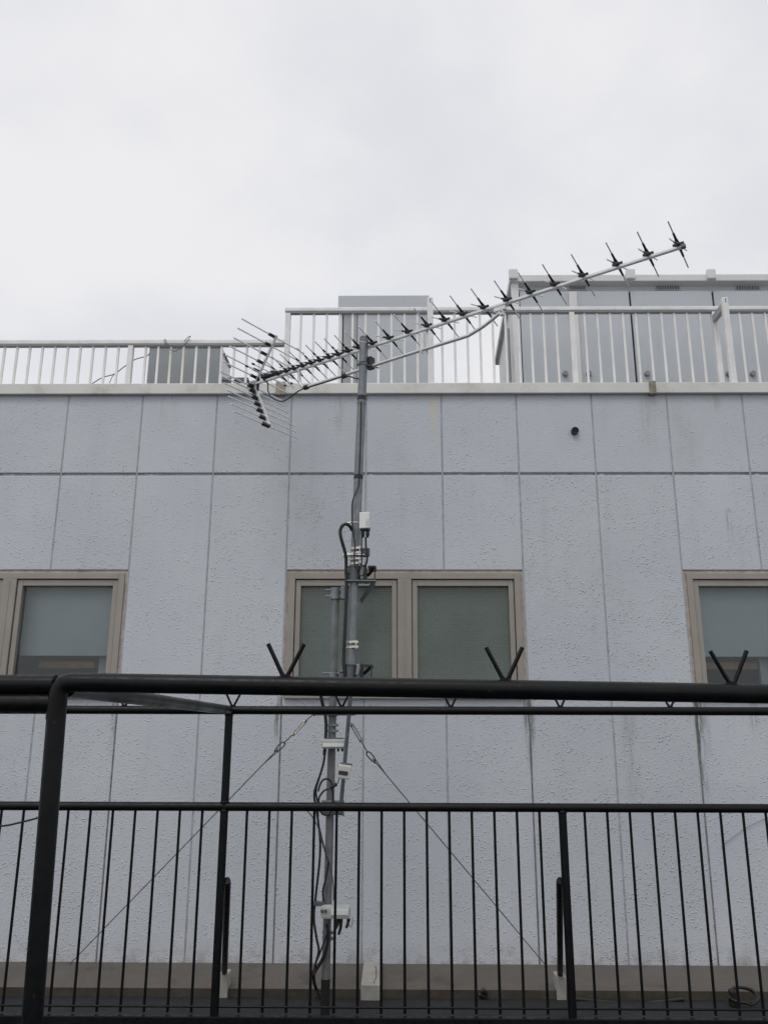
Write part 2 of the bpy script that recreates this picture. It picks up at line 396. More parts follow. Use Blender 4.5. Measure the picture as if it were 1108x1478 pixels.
# windows
def window(ka, kb, kind):
    x0, x1 = jx(ka)+.006, jx(kb)-.006
    z0, z1 = ZSILL+.004, ZHEAD-.004
    mb = MB()   # sealant bead round the frame
    s = .020
    mb.box(x0-.004, x0+s, DW+.010, DW+.10, z0, z1); mb.box(x1-s, x1+.004, DW+.010, DW+.10, z0, z1)
    mb.box(x0+s, x1-s, DW+.010, DW+.10, z1-s, z1+.003)
    seal_mb = mb
    fx0, fx1, fz0, fz1 = x0+s, x1-s, z0, z1-s
    fw, mw = .046, .105; xm = (fx0+fx1)/2
    yf = DW-.004
    mb = MB()
    mb.box(fx0, fx0+fw, yf, DW+.12, fz0, fz1, .003); mb.box(fx1-fw, fx1, yf, DW+.12, fz0, fz1, .003)
    mb.box(xm-mw/2, xm+mw/2, yf, DW+.12, fz0+fw, fz1-fw+.0, .003)
    mb.box(xm-.006, xm+.006, yf-.004, DW+.1, fz0+fw+.01, fz1-fw-.01, .002)
    mb.box(fx0+fw, fx1-fw, yf+.001, DW+.12, fz1-fw, fz1, .003)
    mb.box(fx0+fw, fx1-fw, yf+.001, DW+.12, fz0, fz0+fw, .003)
    mb.box(fx0-.01, fx1+.01, yf-.03, DW+.05, fz0-.012, fz0+.012, .003)   # sill nose
    w = mb.build('window', M['winframe'], bld)
    seal_mb.build('sealant', M['sealant'], w)
    for a, b in ((fx0+fw, xm-mw/2), (xm+mw/2, fx1-fw)):
        c0, c1 = fz0+fw, fz1-fw; gp, sw = .005, .038
        mb = MB()
        ys = DW+.012
        mb.box(a+gp, a+gp+sw, ys, DW+.09, c0+gp, c1-gp, .003); mb.box(b-gp-sw, b-gp, ys, DW+.09, c0+gp, c1-gp, .003)
        mb.box(a+gp+sw, b-gp-sw, ys+.001, DW+.09, c1-gp-.046, c1-gp, .003); mb.box(a+gp+sw, b-gp-sw, ys+.001, DW+.09, c0+gp, c0+gp+.046, .003)
        mb.build('sash', M['winframe'], w)
        ga, gb, gc, gd = a+gp+sw-.004, b-gp-sw+.004, c0+gp+.042, c1-gp-.042
        mb = MB(); mb.box(ga, gb, DW+.050, DW+.056, gc, gd)
        mb.build('pane', M['glass_mid' if kind == 'mid' else 'glass_side'], w)
        if kind == 'mid':
            mb = MB(); n = 46
            for i in range(n):
                z = gd+.06-(gd+.06-gc)*(i+.5)/n; hh = (gd-gc)/n*.47
                mb.hexa([(ga-.1,DW+0.233,z-hh),(gb+.1,DW+0.233,z-hh),(gb+.1,DW+0.236,z-hh),(ga-.1,DW+0.236,z-hh),(ga-.1,DW+0.239,z+hh*.98),(gb+.1,DW+0.239,z+hh*.98),(gb+.1,DW+0.242,z+hh*.98),(ga-.1,DW+0.242,z+hh*.98)])
            mb.build('blind', M['blind'], w)
        else:
            zf = zy(947, DW+.06)
            mb = MB(); mb.box(ga-.1, gb+.1, DW+.175, DW+.178, zy(947, DW+.175), gd+.06); mb.build('film_sheet', M['film'], w)  # frosted film, set back from the pane so the sash shades it
            zs = zy(954, DW+.30); wd = gb-ga
            mb = MB(); mb.box(ga+wd*.10, ga+wd*.72, DW+.30, DW+.48, zs-.06, zs-.005, .004)  # brown bar stands in for a warm reflection low in the glass
            mb.build('reflection_bar', M['reflection_bar'], w)
            mb = MB(); mb.box(ga+wd*.76, ga+wd*.86, DW+.32, DW+.36, zs-.6, zs+.4, .004); mb.build('post', M['film'], w)
window(-8, -5, 'side'); window(-3, 0, 'mid'); window(2, 5, 'side')

# ================================================================== ROOF RAILINGS
YRL = 6.48
def roof_railing(name, label, xs_b, posts, x0, x1, ytop, ybot, yellow=()):
    zt = zy(ytop, YRL, (x0+x1)/2); zb = zy(ybot, YRL, (x0+x1)/2)
    X0, X1 = xy(x0, ytop, YRL), xy(x1, ytop, YRL)
    t = thing(name, (X0, YRL, ZCOP), label, 'railing')
    mb = MB(); mb.box(X0, X1, YRL-.032, YRL+.032, zb+.004, zt, .007)
    mb.mi = 1; mb.box(X0+.01, X1-.01, YRL-.024, YRL+.024, zb-.008, zb+.0035)  # darker strip paints the rail's underside as shaded
    mb.build('top_rail', [M['alu'], M['cubicle_dk']], t)
    first = None
    for px in xs_b:
        x = xy(px, (ytop+ybot)/2+10, YRL)
        y = px in yellow
        if first is None or y:
            mb = MB(); mb.box(x-.0095, x+.0095, YRL-.0095, YRL+.0095, ZCOP-.004, zb-.009, .003)
            o = mb.build('baluster', M['alu_y'] if y else M['alu'], t)
            if y: o['label'] = 'yellowed baluster'
            if not y: first = (o, x)
        else: dup(first[0], (x-first[1], 0, 0))
    for px in posts:
        x = xy(px, ytop+12, YRL)
        mb = MB(); mb.box(x-.022, x+.022, YRL-.024, YRL+.024, ZCOP-.004, zb-.0085, .004); mb.build('post', M['alu'], t)
    return t
sp = 18.22
low_b = [210.8+sp*i for i in range(0, 11)] + [189.5-sp*i for i in range(1, 14)] + [-64-sp*i for i in range(1, 10)]
low_b[2] = 247.0; low_b[3] = 265.3
low = roof_railing('low_railing', 'lower aluminium roof railing at left with two yellowed balusters, above the coping', low_b, [189.5, -64], -300, 411.5, 492.6, 499.2, (247.0, 265.3))
tall_b = [416+18.6*i for i in range(1, 11)] + [619+18.25*i for i in range(1, 11)] + [824+18.5*i for i in range(1, 11)] + [1029+18.5*i for i in range(1, 15)]
tall = roof_railing('tall_railing', 'taller aluminium roof railing in front of the cubicles with two braced tall posts', tall_b, [416, 824, 1029.5, 1312], 412, 1320, 444.6, 450.6)
for px_t, px_arm in ((620.5, 619), (1045.5, 1027)):
    X = xy(px_t, 432, 6.2)
    ztp = zy(429, 6.2, px_t)
    mb = MB(); mb.box(X-.024, X+.024, 6.195, 6.24, ZCOP+.0005, ztp, .006)
    bp = mb.build('brace_post', M['alu'], tall)
    za = zy(463, YRL, 1025)
    mb = MB(); mb.box(X-.019, X+.019, 6.241, YRL-.034, za-.03, za+.03, .004); mb.build('brace_arm', M['cubicle_dk'], bp)  # dark tone stands in for the arm's shaded side
    mb = MB()
    for dz in (.02, .04): mb.tube([(X+.001, 6.1945, ztp-dz), (X+.001, 6.190, ztp-dz)], .005, 8)
    mb.build('bolt', M['galv_dk'], bp)

# ================================================================== ROOFTOP EQUIPMENT
ZROOF = ZCOP-.12
# large cubicle at right
YF = 7.10
cxl = xy(745, 545, YF); cxr = 5.6
cub = thing('electrical_cubicle', (cxl, YF, ZROOF), 'long pale grey electrical cubicle with overhanging roof behind the tall railing', 'cubicle')
zt = zy(396, YF-.07, 900); zfb = zy(405.5, YF-.07, 900); zh = zy(411, YF, 900); zp = zy(422.5, YF, 900)
xe = xy(735, 400, YF-.07); ybk = 8.35
zbk = at(707, 520, ybk).z
mb = MB()   # roof slab falling to the back
mb.hexa([(xe,YF-.07,zfb),(cxr+.1,YF-.07,zfb),(cxr+.1,ybk,zbk-.06),(xe,ybk,zbk-.06),(xe,YF-.07,zt),(cxr+.1,YF-.07,zt),(cxr+.1,ybk,zbk),(xe,ybk,zbk)], .008)
roof = mb.build('roof', M['cubicle_lt'], cub)
for pxc in (740, 908.5, 1024.5, 1135, 1245):
    x = xy(pxc, 397, YF-.07); zc = zy(397, YF-.07, pxc)
    mb = MB(); mb.box(x-.042, x+.042, YF-.105, YF-.06, zc-.055, zc+.05, .014); mb.build('roof_clip', M['cubicle_lt'], roof)
mb = MB()
mb.hexa([(cxl+.004,YF,ZROOF),(cxr,YF,ZROOF),(cxr,ybk-.1,ZROOF),(cxl+.004,ybk-.1,ZROOF),(cxl+.004,YF,zh+.02),(cxr,YF,zh+.02),(cxr,ybk-.1,zbk-.035),(cxl+.004,ybk-.1,zbk-.035)])
mb.build('body', [M['cubicle_lt']], cub)
mb = MB(); mb.box(cxl+.05, cxr-.01, YF-.006, YF+.01, zp+.004, zh-.002); mb.build('header_panel', M['cubicle_hd'], cub)
xs = [cxl+.05, xy(912, 490, YF), xy(1027.5, 440, YF), xy(1145, 440, YF), xy(1260, 440, YF), cxr-.01]
mb = MB(); mb.box(xs[0], xs[-1], YF-.003, YF+.01, ZROOF+.02, zp); mb.build('seam', M['dark'], cub)
for i, (a, b) in enumerate(zip(xs, xs[1:])):
    mb = MB(); mb.box(a+.009, b-.009, YF-.03, YF-.004, ZROOF+.03, zp, .004); pn = mb.build('door', M['cubicle'], cub)
    for px in [(815, 849), (933,), (1050.5, 1085), (1190,), ()][i]:
        q = at(px, 540, YF-.03); mb = MB(); mb.tube([q, q+Vector((0,-.028,0))], [.026, .024], 18); mb.build('knob', simple('grey_knob', (.22, .23, .24), .5), pn)
for px, w in ((833, 28), (963.5, 38), (1078.5, 38), (1190, 38)):
    a = at(px-w/2, 412.5, YF-.007); b = at(px+w/2, 419.5, YF-.007)
    mb = MB(); mb.box(a.x, b.x, YF-.012, YF-.0065, b.z, a.z); vt = mb.build('vent', M['cubicle_dk'], cub)
    mb = MB()
    nn = 9
    for i in range(nn):
        u0 = a.x+.012+(b.x-a.x-.024)*i/nn
        mb.box(u0, u0+(b.x-a.x-.024)/nn*.72, YF-.0135, YF-.0125, b.z+.009, a.z-.008)
    mb.build('louvre', M['louvre'], vt)
mb = MB(); mb.box(cxl-.02, cxl+.049, YF-.045, YF-.0005, ZROOF, zh, .008); mb.build('corner_post', M['cubicle_lt'], cub)
xq = xy(829.5, 480, YF-.05); mb = MB(); mb.box(xq-.038, xq+.038, YF-.055, YF-.031, ZROOF, zy(421, YF-.05, 830), .006); mb.build('cable_duct', M['cubicle_lt'], cub)
xq = xy(726, 510, YF+.2); mb = MB(); mb.tube([(cxl-.035, YF+.2, ZROOF), (cxl-.035, YF+.2, zy(475, YF+.2, 726))], .02, 10); mb.build('drain_pipe', M['cubicle_dk'], cub)

# middle cabinet
YM2 = 7.25
x0, x1 = xy(488.5, 500, YM2), xy(622, 500, YM2)
mc = thing('control_cabinet', ((x0+x1)/2, YM2, ZROOF), 'grey steel control cabinet with a deep hood standing left of the big cubicle', 'cabinet')
zt = zy(427, YM2-.04, 550); zf = zy(446, YM2-.04, 550)
mb = MB(); mb.box(x0-.008, x1-.015, YM2-.05, YM2+.62, zf, zt, .006); mb.build('hood', M['cubicle'], mc)
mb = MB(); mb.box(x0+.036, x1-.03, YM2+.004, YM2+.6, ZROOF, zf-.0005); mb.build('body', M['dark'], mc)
mb = MB(); mb.box(x0+.002, x0+.033, YM2, YM2+.6, ZROOF, zf-.001, .003); mb.build('corner_post', M['cubicle_lt'], mc)
xa = xy(515.5, 500, YM2)
mb = MB(); mb.box(x0+.045, xa-.003, YM2-.004, YM2+.003, ZROOF, zf-.003, .002); mb.build('side_panel', M['cubicle_dk'], mc)
mb = MB(); mb.box(xa+.003, x1-.03, YM2-.012, YM2+.003, ZROOF, zf-.003, .003); mb.build('door', M['cubicle'], mc)
q = at(506.5, 426, YM2+.1); q.z = zt
mb = MB(); mb.tube([q, q+Vector((0,0,.03))], [.018, .010], 10); mb.build('vent_cap', M['cubicle_lt'], mc)
q = at(605, 426, YM2+.1); q.z = zt
mb = MB(); mb.tube([q, q+Vector((0,0,.03))], [.018, .010], 10); mb.build('vent_cap', M['cubicle_lt'], mc)
# left tank box
YB = 6.92
x0, x1 = xy(214.5, 530, YB), xy(318, 530, YB); zt = zy(502, YB, 260)
lb = thing('equipment_box', ((x0+x1)/2, YB, ZROOF), 'mid grey metal box with a pale end panel, behind the low railing', 'equipment box')
mb = MB(); mb.box(x0, x1, YB, YB+.40, ZROOF, zt, .004)
mb.build('body', simple('box_grey', (.25, .27, .285), .5, var=.05, scale=3, dirt=((.13, .14, .15), .4), streak=True), lb)
mb = MB(); mb.box(x0-.008, x1+.003, YB-.008, YB+.41, zt+.0005, zt+.018, .004); mb.build('lid', M['galv_dk'], lb)
mb = MB(); mb.box(x1+.0005, x1+.008, YB+.0, YB+.40, ZROOF, zt-.002, .002); mb.build('end_panel', M['cubicle_lt'], lb)
mb = MB(); mb.box(x0-.008, x0-.0005, YB+.0, YB+.40, ZROOF, zt-.002, .002); mb.build('end_panel', M['cubicle_lt'], lb)
mb = MB(); mb.bar((x1+.018, YB+.06, zt-.03), (x1+.018, YB+.36, zt-.03), .012, .012); mb.tube([(x1+.0085, YB+.08, zt-.03), (x1+.018, YB+.08, zt-.03)], .005, 8); mb.tube([(x1+.0085, YB+.34, zt-.03), (x1+.018, YB+.34, zt-.03)], .005, 8); mb.build('handle', M['galv'], lb)
# low dark case
Y2 = 6.8; a, b = at(321, 544.5, Y2), at(358, 552, Y2)
mb = MB(); mb.box(a.x, b.x, Y2, Y2+.3, ZROOF, a.z, .006); cs = mb.build('equipment_case', M['galv_dk']); tag(cs, 'small dark grey case just above the coping, right of the grey box', 'case')
mb = MB(); mb.box(a.x-.006, b.x+.006, Y2-.006, Y2+.306, a.z-.03, a.z-.018, .002); mb.build('lid_edge', M['galv'], cs)
# wires about the low railing
def px_path(L, Y): return [at(x, y, (Y if len(r) == 0 else r[0])) for x, y, *r in L]
mb = MB(); mb.cable(px_path([(240,498),(237,492),(239,490),(241,496),(246,504),(252,507,6.43),(258,504),(266,499),(272,490),(275,485),(270,488),(266,493)], 6.435), .0028, 6)
solo(mb, 'wire', M['wire'], 'thin dark wire looped over the top rail of the low railing', 'wire')
mb = MB(); mb.cable(px_path([(130,556),(148,545),(165,540),(180,529),(195,519),(212,514),(216,510)], 6.6), .004, 6); mb.cable(px_path([(158,553),(163,543),(170,535)], 6.6), .003, 6)
solo(mb, 'wire', M['wire'], 'slack wire hanging behind the low railing left of the grey box', 'wire')

# ================================================================== DRYING PLATFORM (black pipe frame)
plat = thing('railing_frame', (0, YR, ZFLOOR), 'black painted steel pipe railing with balusters and v shaped pole rests in the foreground', 'railing')
PR = .0245
# far side
zA, zB = at(-400, 1026, YR), at(1500, 1026, YR)
top = lambda x: at(0,1023,YR).z
zr = zy(1025.5, YR); zm = zy(1165, YR); zbar = zy(1454.5, YR); zend = zy(1464, YR)
XA, XB = xy(-440, 1025, YR), xy(1420, 1025, YR)
mb = MB(); mb.tube([(XA, YR, zr), (XB, YR, zr)], PR*.92, 16); mb.build('top_rail', M['black'], plat)
mb = MB(); mb.tube([(XA, YR, zm), (XB, YR, zm)], PR*.92, 16); mb.build('mid_rail', M['black'], plat)
mb = MB(); mb.tube([(XA, YR, zbar), (XB, YR, zbar)], .0055, 10); mb.build('bottom_rail', M['black'], plat)
xp = xy(323.8, 1172, YR); xp2 = xy(811, 1172, YR); bay = xp2-xp
for i in (-1, 0, 1, 2):
    x = xp+bay*i
    mb = MB(); mb.tube([(x, YR, (zr if i < 1 else zm)-.005), (x, YR, zend-.16)], PR*.88, 14); mb.build('post', M['black'], plat)
first = None
for i in range(-18, 34):
    if i % 15 == 0: continue
    x = xp+bay*i/15
    if first is None:
        mb = MB(); mb.tube([(x, YR+.012, zm), (x, YR+.012, zend)], .0072, 10); first = (mb.build('baluster', M['black'], plat), x)
    else: dup(first[0], (x-first[1], 0, 0))
def hook(x, y, z, up_):
    h, w, r = .088, .050, .0076
    mb = MB()
    mb.tube([(x-w, y, z+h), (x-.010, y, z+.008), (x, y, z-.002), (x+.010, y, z+.008), (x+w, y, z+h)], r*.8, 10)
    mb.tube([(x, y, z-.012), (x, y, z+.004)], .015, 10)
    return mb.build('pole_rest', M['black'], plat)
for i in (0, 1):
    x = xp+bay*i
    mb = MB()
    for z in ([zr-.024, zm+.022, zm-.022] if i == 0 else [zm-.022]):
        mb.tube([(x, YR, z-.006), (x, YR, z-.003), (x, YR, z+.003), (x, YR, z+.006)], [.0215, .0245, .0245, .0215], 14)
    mb.build('weld_bead', M['black'], plat)
h0 = None
for i in (-3, -2, -1, 0, 1, 2, 3, 4, 5):
    x = xp+bay/3*i+.018
    if h0 is None: h0 = (hook(x, YR, zr+PR*.95, 1), x)
    else: dup(h0[0], (x-h0[1], 0, 0))
# near side: the top rail dips slightly to the right
nL = at(86, 984.5, YN); nR = at(1108, 1001.5, YN); s = (nR-nL)/(nR.x-nL.x)
mb = MB(); e = nL+s*(XB*.62-nL.x)
mb.tube([nL+Vector((0,0,-.10)), nL+Vector((0,0,-.034)), nL+Vector((.004,0,-.016)), nL+Vector((.014,0,-.005)), nL+Vector((.032,0,-.0005))]+[nL+s*.12, e], .0262, 20); nr = mb.build('top_rail', M['black'], plat)
for px in (411.5, 729, 1055.5, 1376):
    c = at(px, 977+(px-411)*.0165, YN); q = nL+s*(c.x-nL.x)
    hk = hook(q.x, YN, q.z+.0262, 1)
mb = MB(); a = at(80, 988, YN+.008); mb.tube([a, at(-300, 987, YN+.008)], .0265, 18)
b_ = at(80, 1014.5, YN+.005); mb.tube([b_, at(-300, 1014.5, YN+.005)], .0258, 18)
mb.build('side_rail', M['black'], plat)
# near post, straight down
pt = nL+Vector((0, 0, -.04))
mb = MB(); mb.tube([pt, pt+(at(46.5, 1478, YN)-pt)*1.6], .0255, 20); mb.build('post', M['black'], plat)
# cross rail joining the near post to the far side
mb = MB(); mb.tube([nL+Vector((.012, .03, -.016)), Vector((xp, YR, zr))], .024, 16); mb.build('cross_rail', M['black_smooth'], plat)
# floor of the platform
zdk = zy(1468, YR-.03)
mb = MB(); mb.box(XA, XB, YR-.045, YR-.005, zdk-.13, zdk, .004); mb.build('edge_beam', M['black'], plat)
mb = MB(); mb.box(XA, XB, YN-.2, YR-.046, zdk-.10, zdk-.05); mb.build('floor_panel', M['deck'], plat)
# raking struts behind the posts down to the mortar pads
feet = []
for (tx, ty, bx_, by_) in ((328.5, 1273, 324, 1405), (807.0, 1273, 808.0, 1408)):
    Yb = YKF+.015
    a = at(tx, ty, YR+.03); b = at(bx_, by_, Yb)
    mb = MB(); mb.tube([a+Vector((0,-.02,.01)), a, b], .018, 12); mb.build('strut', M['black'], plat); feet.append(b)

# white mortar pads
GB = 'white mortar pads at the wall foot'
def pad(x, w, yb_, yf_, zb_, zt_, label):
    mb = MB(); mb.box(-w/2, w/2, yf_, yb_, zb_, zt_, .007)
    for v in mb.bm.verts: v.co += Vector((random.uniform(-.002,.002), random.uniform(-.002,.002), random.uniform(-.002,.002)))
    o = mb.build('mortar_pad', M['block']); o.location.x = x; return tag(o, label, 'mortar pad', GB)
ZPT = ZBASE+.015
d = ray(535, 1421); yfm = d.y*(ZPT-H)/d.z
pm = pad(xy(535.5, 1420, yfm), .125, DW-.003, yfm, ZFLOOR-.01, ZPT, 'wide cracked white pad over the ledge, midway between the two struts')
mb = MB(); mb.tube([Vector((.02, y, ZPT+.0003)) + Vector((random.uniform(-.008,.008),0,0)) for y in [yfm+.02+.05*i for i in range(9)]], .0022, 5); ck = mb.build('crack', M['dark'], None); ck.parent = pm
for (b, lab) in ((feet[0], 'narrow white pad under the left strut of the black railing'), (feet[1], 'narrow white pad under the right strut of the black railing')):
    pad(b.x, .058, YKF+.10, YKF-.018, ZFLOOR-.01, b.z+.004, lab)

# ================================================================== ANTENNA MAST
YMS, YP = 5.10, 5.23
MB.K = .905
base = at(470, 1410, YP); base.z = ZFLOOR
mast = thing('antenna_mast', base, 'galvanised steel antenna mast bolted to a lower pole in front of the middle window', 'mast')
pole_top = at(484.5, 851, YP)
zbt = zy(1419, YP); mb = MB(); mb.tube([Vector((base.x, YP, zbt)), pole_top], .0265, 18); mb.build('support_pole', M['galv_old'], mast)
mb = MB(); mb.tube([Vector((base.x, YP, ZFLOOR)), Vector((base.x, YP, zbt+.02))], .0285, 16); mb.box(base.x-.09, base.x+.09, YP-.09, YP+.09, ZFLOOR, ZFLOOR+.012, .003); mb.build('pole_foot', M['foot_dk'], mast)  # near-black sleeve at the pole's lower end, close to the roof's tone
mt, mbm = at(525.5, 489, YMS), at(504.5, 992, YMS)
md = (mt-mbm).normalized()
mb = MB(); mb.tube([mbm, mt], .0315, 20); mp = mb.build('mast_tube', M['galv'], mast)
def on_mast(py):
    t = (py-489)/(992-489)
    # find the point of the axis that projects to that row
    lo, hi = 0., 1.
    for _ in range(40):
        m = (lo+hi)/2; q = mt+(mbm-mt)*m; dd = q-CAM; yy = CY-F*dd.dot(u2)/dd.dot(fwd)
        if yy < py: lo = m
        else: hi = m
    return mt+(mbm-mt)*lo
def on_pole(py):
    lo, hi = 0., 1.; A, B = pole_top, Vector((base.x, YP, ZFLOOR+.1))
    for _ in range(40):
        m = (lo+hi)/2; q = A+(B-A)*m; dd = q-CAM; yy = CY-F*dd.dot(u2)/dd.dot(fwd)
        if yy < py: lo = m
        else: hi = m
    return A+(B-A)*lo
mb = MB(); mb.ring(mt-md*.012, md, .0345, .0, .045); mb.build('cap', M['galv_old'], mp)
for py, h in ((575, .035), (689, .032)):
    mb = MB(); mb.ring(on_mast(py), md, .0335, .031, h); mb.build('tape_band', M['plastic'], mp)
mb = MB(); mb.ring(on_mast(582.5), md, .0330, .031, .02); mb.build('tape_band', M['galv_old'], mp)
# lower thin pipe
ta, tb = at(507, 992, YMS+.02), at(491, 1174, YMS+.02)
mb = MB(); mb.tube([tb, ta], .0128, 14); mb.build('thin_pipe', M['galv_dk'], mast)
# stainless clamp bands on the mast
def bandset(c, axis, rad, parent, pair=.030, mat='silver', ear=1):
    mb = MB(); axis = Vector(axis).normalized()
    for o in (-pair/2, pair/2):
        mb.ring(c+axis*o, axis, rad+.0035, rad-.001, .015)
        mb.box(c.x+rad*.55*ear-.012, c.x+rad*.55*ear+.026, c.y-rad-.008, c.y-rad+.012, c.z+o-.007, c.z+o+.007, .002)
    mb.tube([c+Vector((rad*.9*ear, -rad-.010, -pair*.9)), c+Vector((rad*.9*ear, -rad-.010, pair*.9))], .004, 8)
    return mb.build('clamp_band', M[mat], parent)
for py in (796, 811, 931): bandset(on_mast(py), md, .0320, mast)
c = on_mast(803); mb = MB(); mb.box(c.x-.075, c.x-.025, c.y-.045, c.y-.025, c.z-.012, c.z+.012, .004); mb.tube([c+Vector((-.07,-.05,.0)), c+Vector((.06,-.05,0))], .0045, 8); mb.build('clamp_bolt', M['silver'], mast)
c = on_mast(797); mb = MB(); mb.box(c.x+.02, c.x+.085, c.y-.02, c.y+.03, c.z-.028, c.z+.012, .006); mb.box(c.x+.03, c.x+.092, c.y-.030, c.y-.024, c.z-.034, c.z+.020, .003); mb.build('cable_bracket', M['galv_dk'], mast)
# cast arms that carry the mast
def arm(py, full=True):
    c = on_mast(py); m_ = MB()
    m_.ring(c, md, .0440, .0316, .080)
    m_.ring(c-md*.041, md, .050, .0316, .010); m_.ring(c+md*.041, md, .047, .0316, .008)
    m_.tube([c+Vector((-.062, -.02, .0)), c+Vector((-.03, -.02, 0))], .009, 8)
    p_ = m_.build('bracket', M['galv_dk'], mast)
    m_ = MB(); m_.box(c.x+.038, c.x+.060, c.y-.050, c.y+.060, c.z-.045, c.z+.045, .004); m_.tube([c+Vector((.05,-.06,.01)), c+Vector((.05,-.045,.01))], .011, 6)
    m_.tube([c+Vector((.045,-.052,-.02)), c+Vector((.052,-.05,.03))], .014, 8)
    m_.build('clamp_plate', M['galv'], p_)
    m_ = MB(); m_.box(c.x+.061, c.x+.078, c.y-.055, c.y+.10, c.z-.048, c.z+.046, .003)
    m_.hexa([(c.x+.085,c.y-.05,c.z+.030),(c.x+.135,c.y-.05,c.z+.030),(c.x+.135,c.y+.10,c.z+.030),(c.x+.085,c.y+.10,c.z+.030),(c.x+.085,c.y-.05,c.z+.042),(c.x+.135,c.y-.05,c.z+.042),(c.x+.135,c.y+.10,c.z+.042),(c.x+.085,c.y+.10,c.z+.042)], .002)
    m_.bar((c.x+.080,c.y+.02,c.z-.01), (c.x+.132,c.y-.045,c.z+.032), .02, .010); m_.bar((c.x+.128,c.y-.045,c.z+.032), (c.x+.128,c.y-.045,c.z-.048), .008, .010)
    m_.build('channel', M['plastic'], p_)
    m_ = MB(); m_.hexa([(c.x-.045,c.y-.055,c.z-.056),(c.x+.135,c.y-.055,c.z-.056),(c.x+.135,c.y+.04,c.z-.056),(c.x-.045,c.y+.04,c.z-.056),(c.x-.045,c.y-.055,c.z-.049),(c.x+.135,c.y-.055,c.z-.049),(c.x+.135,c.y+.04,c.z-.049),(c.x-.045,c.y+.04,c.z-.049)], .002)
    if full: m_.bar((c.x+.125,c.y-.03,c.z-.058), (c.x+.04, YP-.02, c.z-.155), .014, .030, side=(0,1,0))
    m_.build('base_plate', M['galv'], p_)
    # tie back to the support pole
    q = on_pole(857 if full else 977)
    m_ = MB(); m_.ring(q, (0,0,1), .0400, .0266, .080 if full else .05); m_.box(q.x+.034, q.x+.075, q.y-.045, q.y+.02, q.z-.040, q.z+.040, .004)
    for dz in (-.02, .02): m_.tube([q+Vector((-.065, -.02, dz)), q+Vector((.085, -.02, dz))], .007, 8)
    m_.build('pole_clamp', M['galv'], mast)
arm(828, True); arm(970, False)
# support pole fittings
bandset(on_pole(1051), (0,0,1), .0265, mast, .034, 'galv')
c = on_pole(1031); mb = MB(); mb.box(c.x-.115, c.x+.14, c.y-.045, c.y-.028, c.z-.008, c.z+.008, .002); mb.tube([c+Vector((-.11,-.036,-.012)), c+Vector((-.11,-.036,.014))], .008, 8); mb.ring(c, (0,0,1), .0330, .0266, .03); mb.build('guy_collar', M['galv_dk'], mast)
for py in (1157, 1173):
    c = on_pole(py); mb = MB(); mb.ring(c, (0,0,1), .0310, .0266, .022); mb.box(c.x-.048, c.x+.085, c.y-.045, c.y-.030, c.z-.010, c.z+.010, .003)
    for dx in (-.04, .052): mb.tube([c+Vector((dx,-.058,0)), c+Vector((dx,-.03,0))], .010, 6)
    mb.tube([c+Vector((.075,-.04,.0)), c+Vector((.085, -.13, .0))], .009, 8)
    mb.build('pole_clamp', M['galv_dk'] if py > 1160 else M['galv'], mast)
bandset(on_pole(1349), (0,0,1), .0265, mast, .03, 'galv')

# ================================================================== ANTENNA
P0 = at(519, 505.5, YMS+.058); hz = P0.z
bL, bT = at_z(355, 558.5, hz), at_z(985.5, 355.5, hz)
bd = (bT-bL).normalized(); ev = Vector((bd.y, -bd.x, 0)) if bd.y < 0 else Vector((-bd.y, bd.x, 0))
if ev.y > 0: ev = -ev
UP = Vector((0,0,1)); bn_ = ev
ant = thing('tv_antenna', P0, 'long aluminium television antenna with cross shaped black directors and a comb like reflector', 'antenna')
mb = MB(); mb.bar(bL, bT, .019, .023, side=UP, bevel=.004); boom = mb.build('boom', M['boom'], ant)
mb = MB(); mb.bar(bT-bd*.012, bT+bd*.012, .024, .028, side=UP, bevel=.004); mb.build('end_cap', M['galv_old'], boom)
def on_boom(px, py):
    q = at_plane(px, py, bL, bn_); return bL+bd*((q-bL).dot(bd))
hubs = [(978.4,354.8),(934.8,367.5),(890.4,381.9),(841.3,397.6),(800.2,410.3),(765.8,423.3),(732,434.7),(698.8,445.4),(669,455.3),(642.9,464.3),(617.6,472.5),(589.6,481.5),(562.6,491),(539,498),
        (519.5,505),(504,510),(489.5,514.2),(476.5,518.5),(462.8,522.9),(450.5,527.2),(438.3,530.8),(426,535),(414.4,538.8),(402.9,542.4)]
EL, VL = .167, .053
def director(c):
    mb = MB(); c = c+UP*.014
    mb.bar(c-bd*.018, c+bd*.018, .026, .024, side=ev, bevel=.004)
    mb.bar(c+UP*.008-bd*.03, c+UP*.008+bd*.03, .014, .014, side=ev, bevel=.003)
    tips = []
    for a in (1, -1):
        for b in (1, -1):
            dr = (ev*EL*a + UP*VL*b); mb.tube([c+UP*.004+dr*.03, c+UP*.004+dr*.20, c+UP*.004+dr*.26, c+UP*.004+dr*.50], [.0135, .0098, .0078, .0066], 10)
            tips.append(dr)
    h = mb.build('director', M['plastic'], ant)
    for dr in tips:
        m2 = MB(); m2.tube([c+UP*.004+dr*.48, c+UP*.004+dr*1.0], .0044, 8); m2.build('rod', M['rod'], h)
    return h, c
d0 = None
for px, py in hubs:
    c = on_boom(px, py)
    if d0 is None: d0 = (director(c)[0], c)
    else:
        n = d0[0].copy(); COL.objects.link(n); n.parent = ant; n.location = d0[0].location+(c-d0[1])
        for ch in list(d0[0].children):
            k = ch.copy(); COL.objects.link(k); k.parent = n
def bp(px, py): return at_plane(px, py, bL, bn_)      # a pixel on the boom's own upright plane
